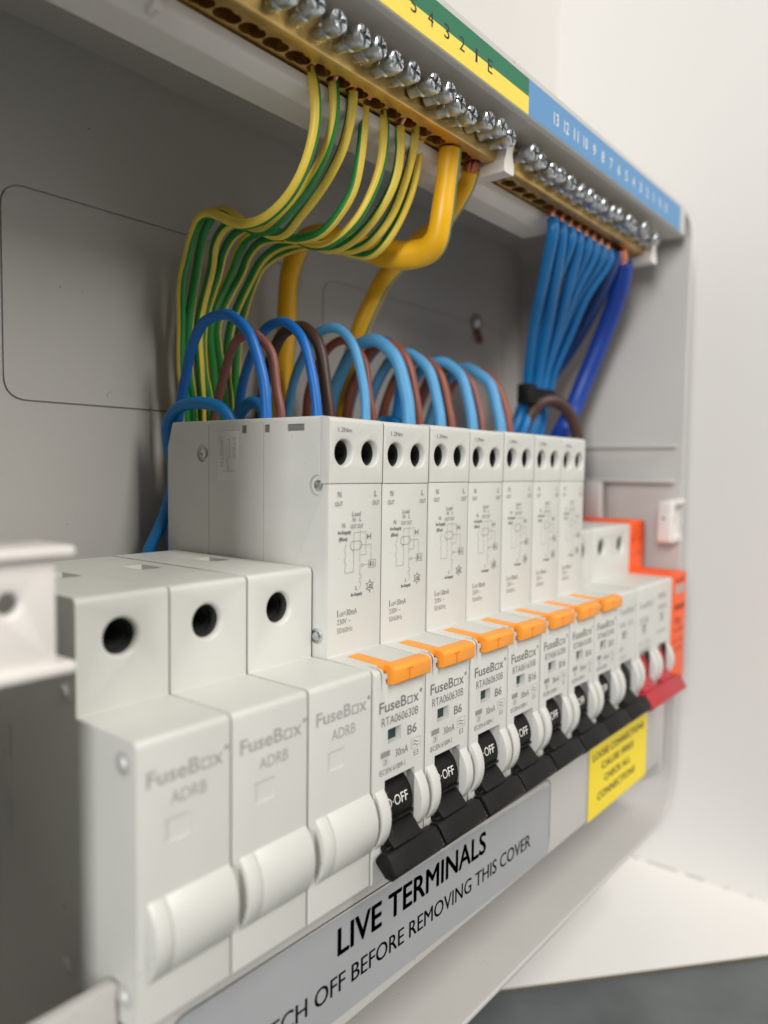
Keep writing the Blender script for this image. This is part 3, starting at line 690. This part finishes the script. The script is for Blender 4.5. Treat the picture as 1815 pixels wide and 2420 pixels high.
# ================================================================== WIRES
WIRES = {
  'e0': [(4, 3, 151), (4, 5.7, 149), (4.8, 5, 144.2), (5.2, 5.2, 138), (5.4, 7, 132.5), (5.6, 10.3, 127.6), (5.8, 15.1, 123.8), (5.4, 20.7, 121.1), (5.5, 26.5, 120.7), (5.9, 32.2, 121.8), (5.8, 37.5, 124.3), (5.9, 42.4, 126.3), (6, 46.6, 125.9), (6.5, 50.2, 122.6), (6.7, 53.1, 117), (6.7, 55.3, 110.5), (7.5, 56.5, 100.8), (7.8, 56.9, 88.7), (9.3, 57, 75.9)],
  'e1': [(10.2, 3, 151), (10.1, 4.6, 148.1), (10.7, 4.7, 144.2), (11.2, 5.7, 139.4), (11.2, 8.2, 133.8), (10.6, 12.1, 128.6), (10.8, 16.9, 125.1), (10.4, 22, 121.8), (10.6, 27.2, 120.4), (10.5, 32.3, 121.6), (10.8, 37.3, 125.3), (10.6, 42.2, 128.2), (10.5, 46.6, 128.1), (10.4, 50.2, 125.1), (10.8, 52.9, 120.5), (11, 54.9, 114.4), (9.7, 56.3, 101.1), (10.1, 56.9, 88.9), (11.7, 57, 76)],
  'e2': [(16.3, 3, 151), (16.3, 4.3, 148.6), (17.1, 5.6, 144.1), (16.9, 7.8, 137.3), (16.5, 11.3, 132), (16.3, 15.7, 127.8), (15.7, 20.6, 123.8), (15.9, 25.7, 120.9), (16.1, 31.1, 121.5), (15.7, 36.8, 124.5), (15.3, 42.7, 126.8), (14.7, 47.8, 125.8), (14.7, 51.6, 122.2), (15.4, 54.2, 115.8), (12.8, 56, 101.5), (13.7, 56.8, 89.3), (14.4, 57, 76.2)],
  'e3': [(22.5, 3, 151), (22.4, 6.2, 148.3), (22.7, 6.7, 142.7), (22.6, 7.7, 135.4), (22.8, 9.8, 129.8), (22.3, 13.3, 125.1), (21.6, 18, 121.4), (21.5, 23.5, 120.7), (21.1, 29.7, 121.7), (20.9, 36.4, 125.2), (19.9, 43.2, 126.7), (19.3, 49.1, 125.5), (19.2, 53.3, 121.9), (18.9, 55.7, 115.6), (14.9, 56.7, 101.9), (15.1, 57, 89.5), (17.4, 57, 76.4)],
  'e4': [(28.6, 3, 151), (28.6, 5.7, 149), (29.2, 5.5, 144.1), (29, 6.2, 137), (28.6, 8.4, 131.1), (27.6, 12, 125.2), (26.8, 16.7, 121.5), (26.4, 21.9, 119.8), (26.4, 27.7, 120.8), (26.4, 34.5, 124.1), (24.3, 41.7, 126.5), (23.4, 48.1, 125.8), (23.6, 52.6, 122.8), (22.9, 55.2, 116.9), (17.1, 56.5, 102.3), (18.2, 56.9, 89.8), (19.8, 57, 76.5)],
  'e5': [(34.8, 3, 151), (34.8, 5.2, 147.4), (35.2, 5.5, 141.3), (35, 6.8, 135.1), (34.2, 9.7, 129.5), (33.1, 14, 124.5), (32.1, 19.3, 121.2), (31.6, 25.3, 120.5), (31.7, 32.2, 122.8), (30.1, 39.9, 125.4), (27.8, 47.3, 125.6), (27.4, 52.7, 122.5), (26.9, 55.6, 117.3), (19.6, 56.7, 102.7), (21.1, 57, 90.1), (22.3, 57, 76.7)],
  'e6': [(40.9, 3, 151), (40.9, 5.1, 149.3), (41.2, 6.2, 143.4), (40.4, 8.1, 136), (39.4, 11.2, 128.7), (37.9, 15.3, 123.4), (37.3, 20.4, 121.3), (36.5, 26.2, 121.5), (35.4, 32.7, 123.8), (34.4, 39.6, 125.3), (32.9, 46.2, 124.9), (31.7, 51.6, 122.2), (30.2, 55.1, 116.7), (24.4, 56.6, 103.4), (23.1, 57, 90.3), (24.3, 57, 76.8)],
  'e7': [(45.1, 3, 151), (45.1, 6.7, 149.1), (45.2, 7.5, 142.4), (44.5, 9.2, 134.8), (43, 11.9, 127.7), (41.7, 15.7, 122.3), (41.4, 20.4, 120.3), (40.5, 26.1, 121.6), (38.6, 32.7, 124.5), (37.5, 39.6, 125.4), (36.7, 46, 124.9), (34.8, 51.6, 122.9), (32.6, 55.2, 118.4), (27.9, 56.7, 103.9), (26.4, 57, 90.7), (26.4, 57, 76.9)],
  'A': [(53.5, 3, 151), (53.5, 2.9, 147.4), (53.3, 3.5, 141.4), (52.8, 4.1, 134.5), (52.7, 5, 128.8), (53.2, 6.6, 124.7), (53.6, 9.8, 122.5), (52.7, 15.2, 122), (50.7, 22.3, 123), (50.1, 30.1, 125.9), (49.2, 37.9, 129.6), (48.1, 45.1, 131.8), (47, 50.8, 130.8), (46.3, 54.3, 125.2), (45.5, 55.7, 118), (45.2, 56, 106.5), (43.8, 56, 92.5), (42.6, 56, 77.8)],
  'B': [(65.5, 3, 151), (65.5, 4.4, 146.4), (67.2, 6.8, 143.5), (67, 10.3, 138.6), (67.6, 15.6, 134.1), (66.4, 22, 130.3), (67.3, 28.7, 126.9), (66.6, 35.1, 121.6), (68.9, 41.2, 117.2), (67.7, 46.7, 106.1), (68.9, 51.3, 96.4), (70, 54.5, 87.7), (71, 57, 79.5)],
}
names = ['first', 'second', 'third', 'fourth', 'fifth', 'sixth', 'seventh', 'eighth']
st = [(112, 55), (95, 62), (-108, 55), (-85, 62), (108, 55), (-108, 55), (-100, 55), (-98, 55)]
for i in range(8):
    P = WIRES['e%d' % i]
    P = [(p[0], p[1], p[2]) for p in P]
    # insulation starts just under the bar
    ins = [tuple(Vector(P[1]))]+P[2:]
    P0 = Vector(P[-1]); ins.append((P0.x+.5, 58, 40)); 
    root = empty('earth_wire', P[1]); off = Vector(P[1])
    c = st[i][0]; h = st[i][1]+6
    me = to_me(tube(ins, 1.22, seg=24, stripe=[(c, h)], twist=[-45, -110, 70, 90, -90, 120, 110, 90][i])); me.transform(Matrix.Translation(-off)); link('insulation', me, [M_YEL, M_GRN], root)
    me = to_me(tube([P[0], ((P[0][0]+P[1][0])/2, (P[0][1]+P[1][1])/2, (P[0][2]+P[1][2])/2), P[1], P[2]], .75, seg=10)); me.transform(Matrix.Translation(-off)); link('conductor', me, M_COPPER, root)
    tag(root, 'green and yellow earth wire, %s one from the left in the brass bar' % names[i], 'wire', 'thin earth wires')
# heavy cables
for nm, r, lab in (('A', 3.0, 'thick yellow earth cable dropping straight from the bar then bending left'), ('B', 3.0, 'thick yellow earth cable with bare copper strands at the end of the bar')):
    P = WIRES[nm]; off = Vector(P[1]); root = empty('earth_cable', off)
    body_ = P[1:]+[(P[-1][0], 58, 45)]
    rf = (lambda t: 3.0+.85*math.exp(-((t-.36)/.13)**2)+.06*sin(t*55)) if nm == 'A' else (lambda t: 2.7+.3*t)
    me = to_me(tube(body_, rf, seg=28, stripe=[(62, 9)], twist=20 if nm == 'A' else -20)); me.transform(Matrix.Translation(-off)); link('insulation', me, [M_YEL2, M_GRN2], root)
    for k in range(7):
        a = 2*pi*k/6; q = .62 if k < 6 else 0; dx_, dy_ = q*cos(a)*1.15, q*sin(a)*1.15
        top = Vector((P[0][0]+dx_*.8, P[0][1]+dy_*.8, 150)); bot = Vector(body_[0])+Vector((dx_*1.3, dy_*1.3, -1.5))
        me = to_me(tube([top, (top+bot)/2+Vector((dx_*.9, dy_*.9, 0)), bot], .62, seg=8)); me.transform(Matrix.Translation(-off)); link('copper_strand', me, M_COPPER, root)
    tag(root, lab, 'cable', 'thick earth cables')
# breaker tails: pairs that arch from behind each tall breaker into its top
arch = [  # colour, radius, apex z, x, front y, apex y, rear y
    (M_BLUE, 1.32, 102.0, 4.9, 20.3, 37.5, 52.5, 'royal blue wire arching over the leftmost tall breaker'),
    (M_PBROWN, 1.2, 98.4, 13.2, 24.3, 35.5, 48.5, 'pinkish brown wire arching over the leftmost tall breaker'),
    (M_BLUE, 1.3, 102.8, 22.9, 21.2, 35.5, 50.5, 'royal blue wire arching over the second tall breaker'),
    (M_DBROWN, 1.6, 103.4, 31.2, 24.8, 37.5, 51.0, 'dark brown wire arching over the second tall breaker'),
    (M_LBLUE, 1.35, 103.9, 40.9, 20.4, 34.0, 49.5, 'thin sky blue wire arching over the third tall breaker'),
    (M_BROWN, 1.3, 101.5, 49.0, 24.8, 37.0, 51.0, 'red brown wire arching over the third tall breaker'),
    (M_LBLUE, 1.95, 103.4, 58.9, 19.4, 34.0, 49.5, 'thick sky blue wire arching over the fourth tall breaker'),
    (M_BROWN, 1.75, 103.2, 67.0, 22.2, 35.0, 50.0, 'red brown wire arching over the fourth tall breaker'),
    (M_LBLUE, 1.7, 101.4, 76.9, 20.8, 35.0, 50.0, 'sky blue wire arching over the fifth tall breaker'),
    (M_BROWN, 1.6, 100.6, 85.2, 22.6, 36.0, 50.0, 'red brown wire arching over the fifth tall breaker'),
    (M_LBLUE, 1.75, 101.2, 94.9, 20.6, 35.0, 50.0, 'sky blue wire arching over the sixth tall breaker'),
    (M_PBROWN, 1.5, 99.6, 103.2, 22.6, 36.0, 50.0, 'brown wire arching over the sixth tall breaker'),
    (M_LBLUE, 1.9, 101.0, 112.9, 20.6, 36.0, 50.0, 'sky blue wire arching over the rightmost tall breaker'),
    (M_BROWN, 2.1, 101.6, 121.0, 22.8, 39.0, 53.0, 'red brown wire arching over the rightmost tall breaker')]
for m, r, za, x, yf, ya, yr, lab in arch:
    j = random.uniform(-.6, .6)
    h = za-r
    P = [(x, yf, 71), (x, yf+.1, 77), (x+.2, yf+1.6, 84+(h-100)*.5), (x+.3, yf+(ya-yf)*.33, 93.5+(h-100)*.8), (x+.1, yf+(ya-yf)*.68, h-1.6), (x+j*.2, ya, h), (x+j*.3, ya+(yr-ya)*.40, h-1.7),
         (x+j*.5, ya+(yr-ya)*.72, h-7.5), (x+j*.6, yr-.6, h-15), (x+j, yr+1.5, 78), (x+j, yr+3.5, 70), (x+j, 57.5, 60), (x+j, 58.5, 30)]
    P = P[:2]+[(a+random.uniform(-.4, .4), b_+random.uniform(-.2, .2), c_+random.uniform(-.2, .2)) for a, b_, c_ in P[2:-3]]+P[-3:]
    off = Vector((x, yf, 74)); me = to_me(tube(P, r, seg=18, n=5)); me.transform(Matrix.Translation(-off))
    o = link('breaker_wire', me, m); o.location = off
    tag(o, lab, 'wire', 'wires arching into the breaker tops')
# short blue loops seen low behind the first breakers
def w(P, r, m, name, lab, grp=None, **k):
    off = Vector(P[0]); me = to_me(tube(P, r, seg=18, n=6, **k)); me.transform(Matrix.Translation(-off)); o = link(name, me, m); o.location = off
    tag(o, lab, 'wire', grp); return o
w([(4.5, 31.0, 67), (4.2, 31.4, 73), (3.4, 34, 77.0), (2.6, 38.5, 78.6), (2.0, 44, 79.0), (1.6, 49.5, 78.0), (1.6, 54.0, 74.6), (2.6, 55.6, 69.5), (4.4, 56, 63), (3.8, 56.2, 56), (1.0, 56.6, 48), (-3.5, 57.5, 38), (-4, 58, 28)], 1.55, M_NBLUE, 'looped_wire', 'blue wire looping down the left side of the leftmost tall breaker')
w([(20.5, 38, 70), (20.4, 38.5, 78), (20.5, 44, 80.5), (21, 50, 76), (21, 54, 66)], 1.7, M_NBLUE, 'looped_wire', 'short blue wire tucked behind the leftmost tall breaker top')
w([(40.5, 31.6, 70), (40.5, 32.2, 76.4), (40.6, 38, 77.6), (41, 46, 73), (41, 52, 62)], 1.6, M_NBLUE, 'looped_wire', 'short blue wire low behind the second tall breaker')
w([(66.5, 28, 70), (66.5, 29, 76.2), (66.5, 35, 77.4), (66.5, 44, 73), (66, 52, 62)], 1.9, M_NBLUE, 'looped_wire', 'short blue wire low behind the fourth tall breaker')
w([(83, 45, 70), (82, 42, 82), (80, 39, 92), (77.6, 38, 99), (75, 42, 104), (73, 50, 96), (72, 56, 80)], 1.8, M_NBLUE, 'looped_wire', 'blue wire rising behind the fifth tall breaker')
w([(98, 30, 70), (100, 34, 82), (103, 38, 93), (106, 46, 96), (108, 54, 84)], 1.8, M_BROWN, 'looped_wire', 'brown wire crossing behind the sixth tall breaker')
# neutral bundle
nb = []
top_x = [112.8+6.35*k for k in range(8)]
for k, x in enumerate(top_x):
    a = 2*pi*k/8
    t = k/7; rr = 1.95; jx, jy = (0, 1.6, -1.4, 2.4, 1.4, -1.8, .6, 0)[k], (1.2, -1.6, 1.7, -1.8, 1.6, -1.4, 1.5, -1.2)[k]
    L_ = [(112.8, 3, 139.5), (125.3, 12, 127.4), (139.8, 22, 117.4), (150.5, 30, 105), (154.4, 33, 95), (151.5, 33.5, 88), (146, 34, 78), (140, 40, 60), (136, 50, 30)]
    R_ = [(157.3, 3, 140.5), (157.5, 12, 129.5), (164.7, 22, 117.4), (168.8, 30, 104.3), (169.6, 33, 95), (167, 33.5, 88), (164, 34, 78), (160, 40, 60), (158, 50, 30)]
    P = [(x, 3, 150), (x+.2, 3.1, 144.8)]
    for q, (a_, b_) in enumerate(zip(L_, R_)):
        g = (0, .7, 1, .8, .35, .3, .3, .5, .5)[q]; m_ = .92 if 2 < q < 6 else 1
        tt = .5+(t-.5)*m_
        P.append((a_[0]+(b_[0]-a_[0])*tt+jx*g, a_[1]+(b_[1]-a_[1])*tt+jy*(0, .6, 1, 1, 1, 1, 1, 1, 1)[q], a_[2]+(b_[2]-a_[2])*tt))
    off = Vector(P[1]); root = empty('neutral_wire', off)
    me = to_me(tube(P[1:], rr, seg=14)); me.transform(Matrix.Translation(-off)); link('insulation', me, M_NBLUE, root)
    me = to_me(tube([P[0], P[1], P[2]], 1.0, seg=9, n=3)); me.transform(Matrix.Translation(-off+Vector((0, 0, 1)))); link('conductor', me, M_COPPER, root)
    tag(root, 'blue neutral wire in the tied bundle, %s from the left at the bar' % names[k], 'wire', 'neutral wires tied in a bundle')
w([(162.6, 3, 146), (163.8, 4.5, 141.5), (170.4, 10, 136), (176.4, 17, 129), (179.6, 23, 121.5), (180.5, 29, 113), (179, 36, 103), (174, 42, 90), (170, 46, 75), (168, 50, 50)], 3.1, mat('wire_navy', (.006, .06, .26), .4), 'neutral_cable', 'navy blue cable crossing behind the thickest dark blue cable', None)
root = empty('neutral_cable', (171.4, 3, 143)); tag(root, 'thick dark blue cable from the last terminal of the neutral bar', 'cable')
off = Vector((171.4, 3, 143))
me = to_me(tube([(171.4, 3, 143.6), (173.3, 3.6, 140), (176.4, 6, 134.5), (180.6, 10.5, 127), (183.2, 15, 119), (183.8, 19, 110), (183.2, 23, 100), (180, 26, 89), (174, 27.5, 80), (168, 30, 70), (164, 34, 55)], 3.7, seg=20)); me.transform(Matrix.Translation(-off)); link('insulation', me, M_DBLUE, root)
for k in range(7):
    a = 2*pi*k/6; q = 1.0 if k < 6 else 0
    me = to_me(tube([(170.2+q*cos(a)*.8, 2.8+q*sin(a)*.8, 151), (170.6+q*cos(a)*1.2, 2.6+q*sin(a)*1.2, 147), (171.6+q*cos(a)*1.1, 3+q*sin(a)*1.1, 142.5)], .72, seg=8)); me.transform(Matrix.Translation(-off)); link('copper_strand', me, M_COPPER, root)
w([(152, 34.5, 70), (152.6, 33.4, 78), (153.0, 31.2, 84.5), (155.2, 29, 89.0), (159.8, 26, 91.0), (164.2, 23.5, 89.6), (167.8, 21.6, 86), (170.8, 20.2, 80), (172.2, 19.5, 72), (173, 19.5, 44)], 2.45, M_DBROWN, 'supply_wire', 'dark brown wire arching in front of the cable tie into the main switch')
# cable tie
tie = empty('cable_tie', (161.6, 33.2, 93.5)); tag(tie, 'black cable tie round the blue neutral bundle', 'cable tie')
def band(rx, ry, z0, z1, th):
    b = bmesh.new(); n = 36; R = []
    for rr, z in ((0, z0), (th, z0), (th, z1), (0, z1)):
        R.append([b.verts.new(((rx+rr)*cos(2*pi*k/n), (ry+rr)*sin(2*pi*k/n), z)) for k in range(n)])
    for i in range(4):
        for k in range(n): b.faces.new((R[i][k], R[i][(k+1) % n], R[(i+1) % 4][(k+1) % n], R[(i+1) % 4][k]))
    return b
link('strap', to_me(band(10.6, 4.6, -2.6, 2.0, 1.1)), M_BLACK, tie)
link('tie_head', to_me(box(-15.2, -9.4, -5.4, .5, -4.2, 3.2, .5)), M_BLACK, tie)

# ================================================================== finish: millimetres to metres
bpy.data.objects.remove(_to); bpy.data.curves.remove(_curve)
SM = Matrix.Scale(S, 4)
for me in bpy.data.meshes: me.transform(SM)
for o in scene.objects:
    if o.type in ('MESH', 'EMPTY'): o.location = o.location*S
